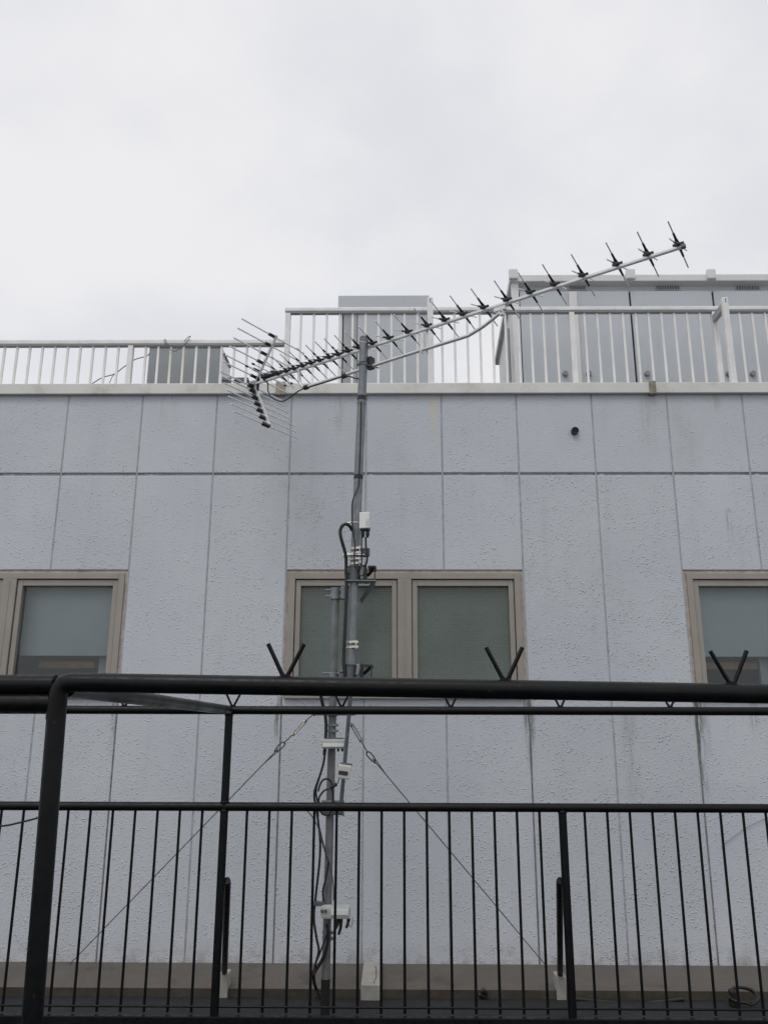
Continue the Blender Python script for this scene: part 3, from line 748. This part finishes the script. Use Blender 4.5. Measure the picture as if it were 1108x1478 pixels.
# reflector: two arms of parallel rods
def refl(a, b, holders, RL, side):
    A, B = bp(*a), bp(*b)
    mb = MB(); mb.bar(A, B, .020, .020, side=ev, bevel=.003); ar = mb.build('reflector_arm', M['boom'], ant)
    dd = (B-A).normalized()
    for px, py in holders:
        q = bp(px, py); q = A+dd*((q-A).dot(dd))
        off = dd.cross(ev).normalized()*(.016)
        if off.dot(bd) > 0: off = -off
        m2 = MB(); m2.tube([q-ev*RL+off, q+ev*RL+off], .0060, 8); m2.build('rod', M['rod'], ar)
        m2 = MB(); m2.bar(q+off-ev*.02, q+off+ev*.055, .026, .030, side=dd, bevel=.006); m2.build('rod_holder', M['plastic'], ar)
    return ar
S = 8.208
zpx = lambda x, y: (315+x/S, 455+y/S)
refl(zpx(440,800), zpx(690,238), [zpx(x,y) for x, y in ((680,262),(635,368),(585,475),(538,572),(492,672),(462,745))], .339, 1)
refl(zpx(425,815), zpx(605,1300), [zpx(x,y) for x, y in ((418,850),(438,905),(468,985),(498,1060),(528,1135),(560,1215),(598,1295))], .339, -1)
c = bp(*zpx(430, 810)); mb = MB(); mb.bar(c-ev*.03, c+ev*.03, .035, .035, side=UP, bevel=.006); mb.tube([c-ev*.045, c+ev*.045], .010, 8); mb.build('pivot', M['boom'], ant)
a, b = bp(*zpx(478, 735)), bp(*zpx(466, 895)); mb = MB(); mb.bar(a, b, .012, .022, side=ev, bevel=.003); mb.build('stay', M['plastic'], ant)
# feed: black box with two rods either side
fc = on_boom(*zpx(610, 745))+UP*.035
mb = MB(); mb.bar(fc-bd*.075, fc+bd*.065, .055, .040, side=ev, bevel=.008); mb.bar(fc-bd*.05-UP*.02, fc-bd*.03-UP*.035, .03, .03, side=ev); fd = mb.build('feed_box', M['plastic'], ant)
for o_ in (-.035, .030):
    for sgn in (1, -1):
        q = fc+bd*o_; mb = MB(); mb.tube([q+ev*sgn*.02, q+ev*sgn*.20], .0042, 8); r_ = mb.build('rod', M['rod'], fd)
        mb = MB(); mb.tube([q+ev*sgn*.195, q+ev*sgn*.215], .0085, 10); mb.build('end_cap', M['plastic'], r_)
# beam between directors near the feed (plastic rail)
a, b = on_boom(402, 542)+UP*.024, on_boom(505, 510)+UP*.024
mb = MB(); mb.bar(a, b, .009, .007, side=ev, bevel=.002); mb.build('insulator_rail', M['plastic'], ant)
# support arm
ao = Vector((0,0,0))
pts = [bp(431.5, 535), bp(432.3, 548), bp(434, 555), bp(439, 559.3), bp(446, 557.5), bp(480, 546.8), bp(530, 530.5), bp(600, 508), bp(660, 489.5), bp(676, 484.2), bp(683, 480), bp(700, 469), bp(724.5, 449)]
mb = MB(); mb.tube(spline(pts[:5], 5)+spline(pts[4:10], 4)[1:]+spline(pts[9:], 4)[1:], .0125, 12); sa = mb.build('support_arm', M['boom'], ant)
a, b = bp(608.5, 476.5), bp(608.5, 508)
mb = MB(); mb.bar(a+UP*.01, b-UP*.012, .028, .006, side=bd, bevel=.002); mb.bar(a+UP*.01-ev*.018+bd*.03, b-UP*.012-ev*.018+bd*.03, .012, .014, side=bd, bevel=.002)
for q in (a, b): mb.tube([q+ev*.012, q-ev*.02], .006, 8)
mb.build('strap_plate', M['boom'], sa)
a = bp(724, 450); mb = MB(); mb.bar(a-UP*.025, a+UP*.018, .03, .03, side=bd, bevel=.004); mb.tube([a-ev*.03, a+ev*.03], .006, 8); mb.bar(a+UP*.02-bd*.05, a+UP*.02+bd*.03, .03, .03, side=ev, bevel=.005); mb.build('arm_clamp', M['boom'], sa)
# mast clamp of the antenna
c = on_mast(527)
mb = MB(); mb.ring(c, md, .0375, .0318, .012)
mb.tube(spline([c+Vector((.04,.02,.018)), c+Vector((.0,-.040,.012)), c+Vector((-.036,0,.004)), c+Vector((-.01,.045,0))], 5), .0045, 8)
mb.tube([c+Vector((.03,-.028,-.012)), c+Vector((.105,.02,-.012))], .0045, 8)
u_ = mb.build('u_bolt', M['galv'], ant)
q = bp(534, 524.5); mb = MB(); mb.bar(q-UP*.040+ev*.0, q+UP*.040, .05, .055, side=bd, bevel=.004); mb.build('mast_clamp', M['plastic'], ant)

# ================================================================== BOXES ON THE MAST
c = at(527, 752.5, YMS-.07)
wb = thing('booster_box', c, 'bright white booster box strapped to the upper mast above the bands', 'booster')
rot = Matrix.Rotation(math.radians(-14), 3, 'Z')
def rbox(mb, lo, hi, bev):
    x0,y0,z0 = lo; x1,y1,z1 = hi
    return mb.hexa([c+rot@(Vector(v)*.86) for v in ((x0,y0,z0),(x1,y0,z0),(x1,y1,z0),(x0,y1,z0),(x0,y0,z1),(x1,y0,z1),(x1,y1,z1),(x0,y1,z1))], bev)
mb = MB(); rbox(mb, (-.038,-.028,-.058), (.038,.028,.064), .006); mb.build('case', M['white'], wb)
mb = MB(); rbox(mb, (-.033,-.022,-.070), (.033,.022,-.0585), .003); mb.build('base', M['plastic'], wb)
mb = MB(); rbox(mb, (.012,-.0295,-.040), (.036,-.0283,.010), .0); mb.build('sticker', simple('pale_sticker', (.55,.56,.57), .5, var=.35, scale=150), wb)
mb = MB()
for dx in (-.016, .016):
    q = c+rot@Vector((dx, 0, -.060)); mb.tube([q, q-UP*.03, q-UP*.045], [.0125,.0125,.006], 12)
mb.build('connector', M['plastic'], wb)
mb = MB(); q = on_mast(755); mb.ring(q, md, .0335, .0316, .008); mb.tube([q+Vector((-.055,-.02,-.005)), q+Vector((-.03,-.02,0))], .006, 6); mb.build('strap', M['silver'], wb)
# horizontal grey splitter case on the pole
c = on_pole(1074)+Vector((.018,-.06,0))
sp1 = thing('splitter_case', c, 'pale grey flat splitter case clamped level on the pole below the black top rail', 'splitter')
mb = MB(); mb.box(c.x-.073, c.x+.069, c.y-.03, c.y+.026, c.z-.026, c.z+.030, .010); mb.build('case', M['cream'], sp1)
mb = MB(); mb.box(c.x-.065, c.x+.061, c.y-.036, c.y-.0305, c.z-.016, c.z+.004, .003); mb.build('ridge', M['white'], sp1)
mb = MB(); mb.box(c.x-.06, c.x+.055, c.y-.02, c.y+.05, c.z+.0305, c.z+.038, .002); mb.build('mount', M['galv_dk'], sp1)
mb = MB()
for dx in (.025, .05): mb.tube([(c.x+dx, c.y, c.z-.0265), (c.x+dx, c.y, c.z-.042)], .008, 8)
mb.build('connector', M['plastic'], sp1)
# cream box with dark label on the thin pipe
c = at(496.5, 1113, YMS-.06)
pw = thing('power_supply_box', c, 'small cream box with a dark label on the thin pipe beside the pole', 'power box')
rot = Matrix.Rotation(math.radians(8), 3, 'Y') @ Matrix.Rotation(math.radians(10), 3, 'Z')
mb = MB(); rbox(mb, (-.043,-.03,-.050), (.043,.03,.042), .010); mb.build('case', simple('cream_plastic', (.55,.55,.50), .45, var=.06), pw)
mb = MB(); rbox(mb, (-.040,-.034,-.024), (.024,-.0305,.002), .002); mb.build('label_plate', M['label'], pw)
mb = MB(); rbox(mb, (-.03,.0,.0425), (.05,.04,.052), .003); mb.build('mount', M['galv_dk'], pw)
# lower splitter
c = on_pole(1313)+Vector((.055,-.055,0))
sp2 = thing('splitter_case', c, 'weathered grey splitter case low on the pole with dangling cable ends', 'splitter')
mb = MB(); mb.box(c.x-.088, c.x+.080, c.y-.035, c.y+.022, c.z-.034, c.z+.036, .014); mb.build('case', M['cream'], sp2)
mb = MB(); mb.box(c.x-.03, c.x+.070, c.y-.041, c.y-.0355, c.z-.012, c.z+.020, .004); mb.build('ridge', M['white'], sp2)
mb = MB()
for dx in (-.08, -.06): mb.tube([(c.x+dx, c.y-.03, c.z+.01), (c.x+dx, c.y-.046, c.z+.01)], .010, 8)
mb.box(c.x-.135, c.x-.07, c.y-.01, c.y+.02, c.z+.030, c.z+.052, .004); mb.build('mount', M['galv_dk'], sp2)
mb = MB()
for dx, l in ((.010, .055), (.028, .085), (.07, .05)): mb.tube([(c.x+dx, c.y, c.z-.0345), (c.x+dx-.004, c.y, c.z-.0345-l*.6), (c.x+dx-.014, c.y-.004, c.z-.0345-l)], [.011, .010, .008], 8)
mb.build('connector', M['plastic'], sp2)
mb = MB(); mb.cable([(c.x+.062,c.y,c.z-.03), (c.x+.075,c.y-.01,c.z-.07), (c.x+.088,c.y,c.z-.075), (c.x+.092,c.y,c.z-.03)], .0025, 6); mb.build('tether', M['galv'], sp2)

# ================================================================== CABLES
def cable(path, Y, r, label, name='cable', cat='cable', mat='rubber'):
    mb = MB(); mb.cable(px_path(path, Y), r, 8, 6); return solo(mb, name, M[mat], label, cat)
ys = YMS-.038
# coax from the feed: loop, along the arm, to the mast
mb = MB()
P = [fc-UP*.03-bd*.04]+[bp(x, y) for x, y in ((386.5,553),(387,564),(391,572),(399,578),(408,579),(418,574),(430,565),(440,560.5))]
A = [bp(x, y)+ev*.014-UP*.008 for x, y in ((452,557),(480,548.5),(498,542.5),(507,543),(514,545.5))]
mb.cable(P+A+[on_mast(549)+Vector((-.03,-.03,0))], .0052, 8)
for x, y in ((442, 559), (497, 542.5)):
    q = bp(x, y); dd = (bp(530,530.5)-bp(480,546.8)).normalized(); mb.ring(q, dd, .0195, .012, .035, 12)
solo(mb, 'cable', M['rubber'], 'black coaxial cable looping from the antenna feed along its support arm', 'cable')
cable([(521,580),(520,640),(518,690),(517.5,700),(513,712,ys-.01),(508.5,725,ys-.02),(508,745,ys-.02),(509,765,ys-.02),(512,785,ys-.03),(511,803,ys-.04),(511.5,815,ys-.04),(516,822,ys-.04),(520.5,819,ys-.04),(522,808,ys-.04),(521.5,790,ys-.03),(522,772,YMS-.07)], ys, .0052, 'black cable running down the upper mast and looping up into the white booster box')
cable([(527.8,775,YMS-.07),(528.2,788,ys-.03),(530,800,ys-.03),(529,812,ys-.02),(524.5,817,ys-.01),(517,812,ys)], ys, .0062, 'short black cable curving back from the right connector of the white booster box')
cable([(508.5,766),(505,760,ys-.01),(499.5,756.5,ys-.02),(494,759,ys-.03),(491,766,ys-.03),(492,776,ys-.03),(496,790,ys-.02),(499,803,ys-.01),(499.5,820),(500,850),(499,880),(497.5,915),(496,945),(496.5,962),(497,976),(490,988),(468,999),(463.5,1003,YP-.06),(464.5,1012,YP-.05),(469,1030,YP-.04),(470.5,1045,YP-.04),(470,1065,YP-.045),(468,1090,YP-.04)], ys, .0115, 'thick black cable arching off the mast and down past the middle window')
yp = YP-.05
cable([(469,1080),(467.5,1098),(462,1118),(455,1138),(453.5,1150),(456,1165),(459,1185),(462,1215),(461,1245),(456,1290),(453,1325),(457,1355),(460,1372),(455,1392),(451.5,1408),(455,1424,YKF-.015),(463,1436,YKF-.04),(474,1446,YKF-.10)], yp, .0075, 'black cable swinging out left of the pole and over the brown ledge')
cable([(467,1100),(461,1122),(456,1142),(459,1162),(459,1185),(463,1205),(470,1232),(474,1244),(470,1268),(466,1285),(467,1303)], yp-.008, .0062, 'black cable crossing the pole down to the lower splitter case')
cable([(475,1139),(468,1141),(461,1150),(460,1160),(461,1168),(466,1175),(473,1176),(479,1168),(480.5,1150),(479,1135),(476,1126),(469,1124.5),(463,1130),(459,1142)], yp-.016, .0062, 'black cable coiled in a loop where the pole meets the black mid rail')
mb = MB(); mb.cable(px_path([(489.5,1123,YMS-.06),(488,1129,YMS-.06),(486,1132,YMS-.06)], YMS-.06), .003, 6); mb.tube(px_path([(486,1131.5,YMS-.06),(476,1137.5,YMS-.06)], 5), .0115, 10)
solo(mb, 'cable_plug', M['rubber'], 'black cable plug hanging under the small cream box', 'plug')
cable([(443.5,1171),(450,1178),(458,1192),(463,1210),(469,1230),(474,1240),(478,1256),(481,1278),(481.5,1300)], yp-.02, .0038, 'thin grey cable crossing the pole diagonally below the black mid rail', mat='wire')
cable([(472,1333),(473.5,1350),(471,1368),(465,1385),(456,1400),(452.5,1410),(456,1426,YKF-.012),(466,1440,YKF-.05)], yp-.005, .0105, 'thick black cable from under the lower splitter case bending onto the ledge')
cable([(473,1345),(468,1358),(461,1378),(455,1392),(453,1404)], yp-.012, .005, 'thin black cable slanting left beneath the lower pole clamp')
cable([(-60,1193),(0,1192.5),(30,1187),(57,1180),(70,1176)], YR-.035, .0055, 'sagging black cable at the left edge under the mid rail')

mb = MB(); mb.cable(px_path([(1150,1160),(1108,1180),(1085,1190),(1062,1205),(1040,1222)], DW-.012), .0022, 6)
solo(mb, 'cord', M['galv'], 'thin pale cord slanting across the wall at the right edge', 'cord')
# ================================================================== GUY WIRES
def guy(top, tb0, tb1, th, end, label, flip):
    t = thing('guy_wire', at(*end), label, 'guy wire')
    a, b, c_, d_, e = at(*top), at(*tb0), at(*tb1), at(*th), at(*end)
    mb = MB(); mb.tube([a, b], .0035, 6); mb.tube([c_, d_], .0035, 6)
    mb.tube([d_+(e-d_).normalized()*.05, e], .0034, 6)
    s_ = (e-d_).normalized(); n_ = s_.cross(Vector((0,1,0))).normalized()
    mb.tube([d_+s_*.05+n_*.012, d_+s_*.20], .0028, 6)
    mb.build('wire', M['wire'], t)
    mb = MB(); dd = (c_-b).normalized(); n2 = dd.cross(Vector((0,1,0))).normalized()
    for o in (-.0075, .0075): mb.tube([b+n2*o, c_+n2*o], .0042, 8)
    for q in (b, c_): mb.ring(q, dd, .013, .002, .014, 12)
    mb.build('turnbuckle', M['silver'] if flip else M['galv'], t)
    mb = MB(); lp = [d_+s_*.075+n_*.004, d_+s_*.05+n_*.012, d_+s_*.01+n_*.0125, d_-s_*.008, d_+s_*.01-n_*.0125, d_+s_*.05-n_*.012, d_+s_*.085-n_*.006]
    mb.cable(lp, .0045, 8); mb.build('thimble', M['galv_dk'], t)
guy((453,1030,5.17), (440.5,1041,5.18), (423.5,1059.5,5.20), (409.5,1072.5,5.23), (101,1391.5,6.16), 'left steel guy wire slanting from the pole down to the ledge', True)
guy((505.5,1043,5.17), (508,1047,5.17), (521,1069,5.19), (530.5,1086.5,5.22), (786,1392,6.16), 'right steel guy wire slanting from the pole down to the ledge', False)

MB.K = 1.0
# ================================================================== THINGS ON THE LOWER ROOF
def on_floor(px, py, z=None): return at_z(px, py, ZFLOOR if z is None else z)
q = at(1072, 1439, YKF-.12)
mb = MB(); pts = []
for i in range(46):
    a = 2*PI*i/15; pts.append(q+Vector((.085*math.cos(a)*(1+.08*math.sin(i)), .03*math.sin(a)-.004*i/15, .034*math.sin(a)+.004*(i % 7)*.6)))
mb.tube(pts, .008, 8); mb.box(q.x-.085, q.x-.035, q.y-.03, q.y+.02, q.z-.05, q.z+.04, .01)
solo(mb, 'cable_coil', M['rubber'], 'small coil of black cable on the dark roof at bottom right', 'cable coil')
mb = MB(); mb.cable([at(x, y, YKF-.03) for x, y in ((830,1442),(850,1444),(880,1447),(920,1448.5),(950,1446),(985,1442))], [.014]*31, 8)  # long black shape along the foot of the ledge
solo(mb, 'strip', M['rubber'], 'black hose lying along the brown ledge near the right strut', 'strip')
q = at(698, 1433, YKF-.01); mb = MB(); mb.ring(q, (0,1,0), .022, .010, .05, 14); mb.tube([q+Vector((-.03,0,-.01)), q+Vector((.0,-.01,-.015))], .014, 8)
solo(mb, 'drain_fitting', M['plastic'], 'small dark drain fitting on the face of the brown ledge', 'drain')

# ================================================================== LIGHT
w = bpy.data.worlds.new('World'); scene.world = w; w.use_nodes = True
nt = w.node_tree; nt.nodes.clear()
out = nt.nodes.new('ShaderNodeOutputWorld')
SUN_EL, SUN_AZ = math.radians(58), math.radians(200)
sky = nt.nodes.new('ShaderNodeTexSky'); sky.sky_type = 'NISHITA'; sky.sun_disc = False
sky.sun_elevation = SUN_EL; sky.sun_rotation = SUN_AZ; sky.dust_density = 4; sky.air_density = 1.0
b1_ = nt.nodes.new('ShaderNodeBackground'); b1_.inputs[1].default_value = .10; nt.links.new(sky.outputs[0], b1_.inputs[0])
tc = nt.nodes.new('ShaderNodeTexCoord')
nz = noise(nt, tc.outputs['Generated'], 2.6, 5, .5, (1, 1, 1.6), (.3, 1.7, .2))
n2 = noise(nt, tc.outputs['Generated'], 7.0, 4, .5, (1, 1, 1.5), (2, 0, 5))
f = math_n(nt, 'ADD', math_n(nt, 'MULTIPLY', nz, .75), math_n(nt, 'MULTIPLY', n2, .25))
cl = mixc(nt, ramp(nt, f, .36, .62), (.780, .790, .828), (.905, .898, .914))
b2_ = nt.nodes.new('ShaderNodeBackground'); nt.links.new(cl, b2_.inputs[0]); b2_.inputs[1].default_value = 1.0
mx = nt.nodes.new('ShaderNodeMixShader'); mx.inputs[0].default_value = .93
nt.links.new(b1_.outputs[0], mx.inputs[1]); nt.links.new(b2_.outputs[0], mx.inputs[2]); nt.links.new(mx.outputs[0], out.inputs[0])
sl = bpy.data.lights.new('sun', 'SUN'); sl.energy = .85; sl.angle = math.radians(25); sl.color = (1, .97, .93)
so = bpy.data.objects.new('sun', sl); COL.objects.link(so)
sd = Vector((math.sin(SUN_AZ)*math.cos(SUN_EL), math.cos(SUN_AZ)*math.cos(SUN_EL), math.sin(SUN_EL)))
so.rotation_euler = sd.to_track_quat('Z', 'Y').to_euler(); so.location = (0, 0, 30)

# ================================================================== CAMERA
cd = bpy.data.cameras.new('camera'); co = bpy.data.objects.new('camera', cd); COL.objects.link(co)
cd.sensor_fit = 'VERTICAL'; cd.sensor_height = 36; cd.sensor_width = 27; cd.lens = F/1478*36
cd.clip_end = 500; cd.clip_start = .05
co.matrix_world = Matrix(((r2.x, u2.x, -fwd.x, 0), (r2.y, u2.y, -fwd.y, 0), (r2.z, u2.z, -fwd.z, H), (0, 0, 0, 1)))
scene.camera = co
vs = scene.view_settings; vs.view_transform = 'Standard'; vs.look = 'None'; vs.gamma = 1; vs.exposure = 0
print('ZFLOOR', ZFLOOR, 'YKF', YKF, 'boom', bL, bT, (bT-bL).length, ev)
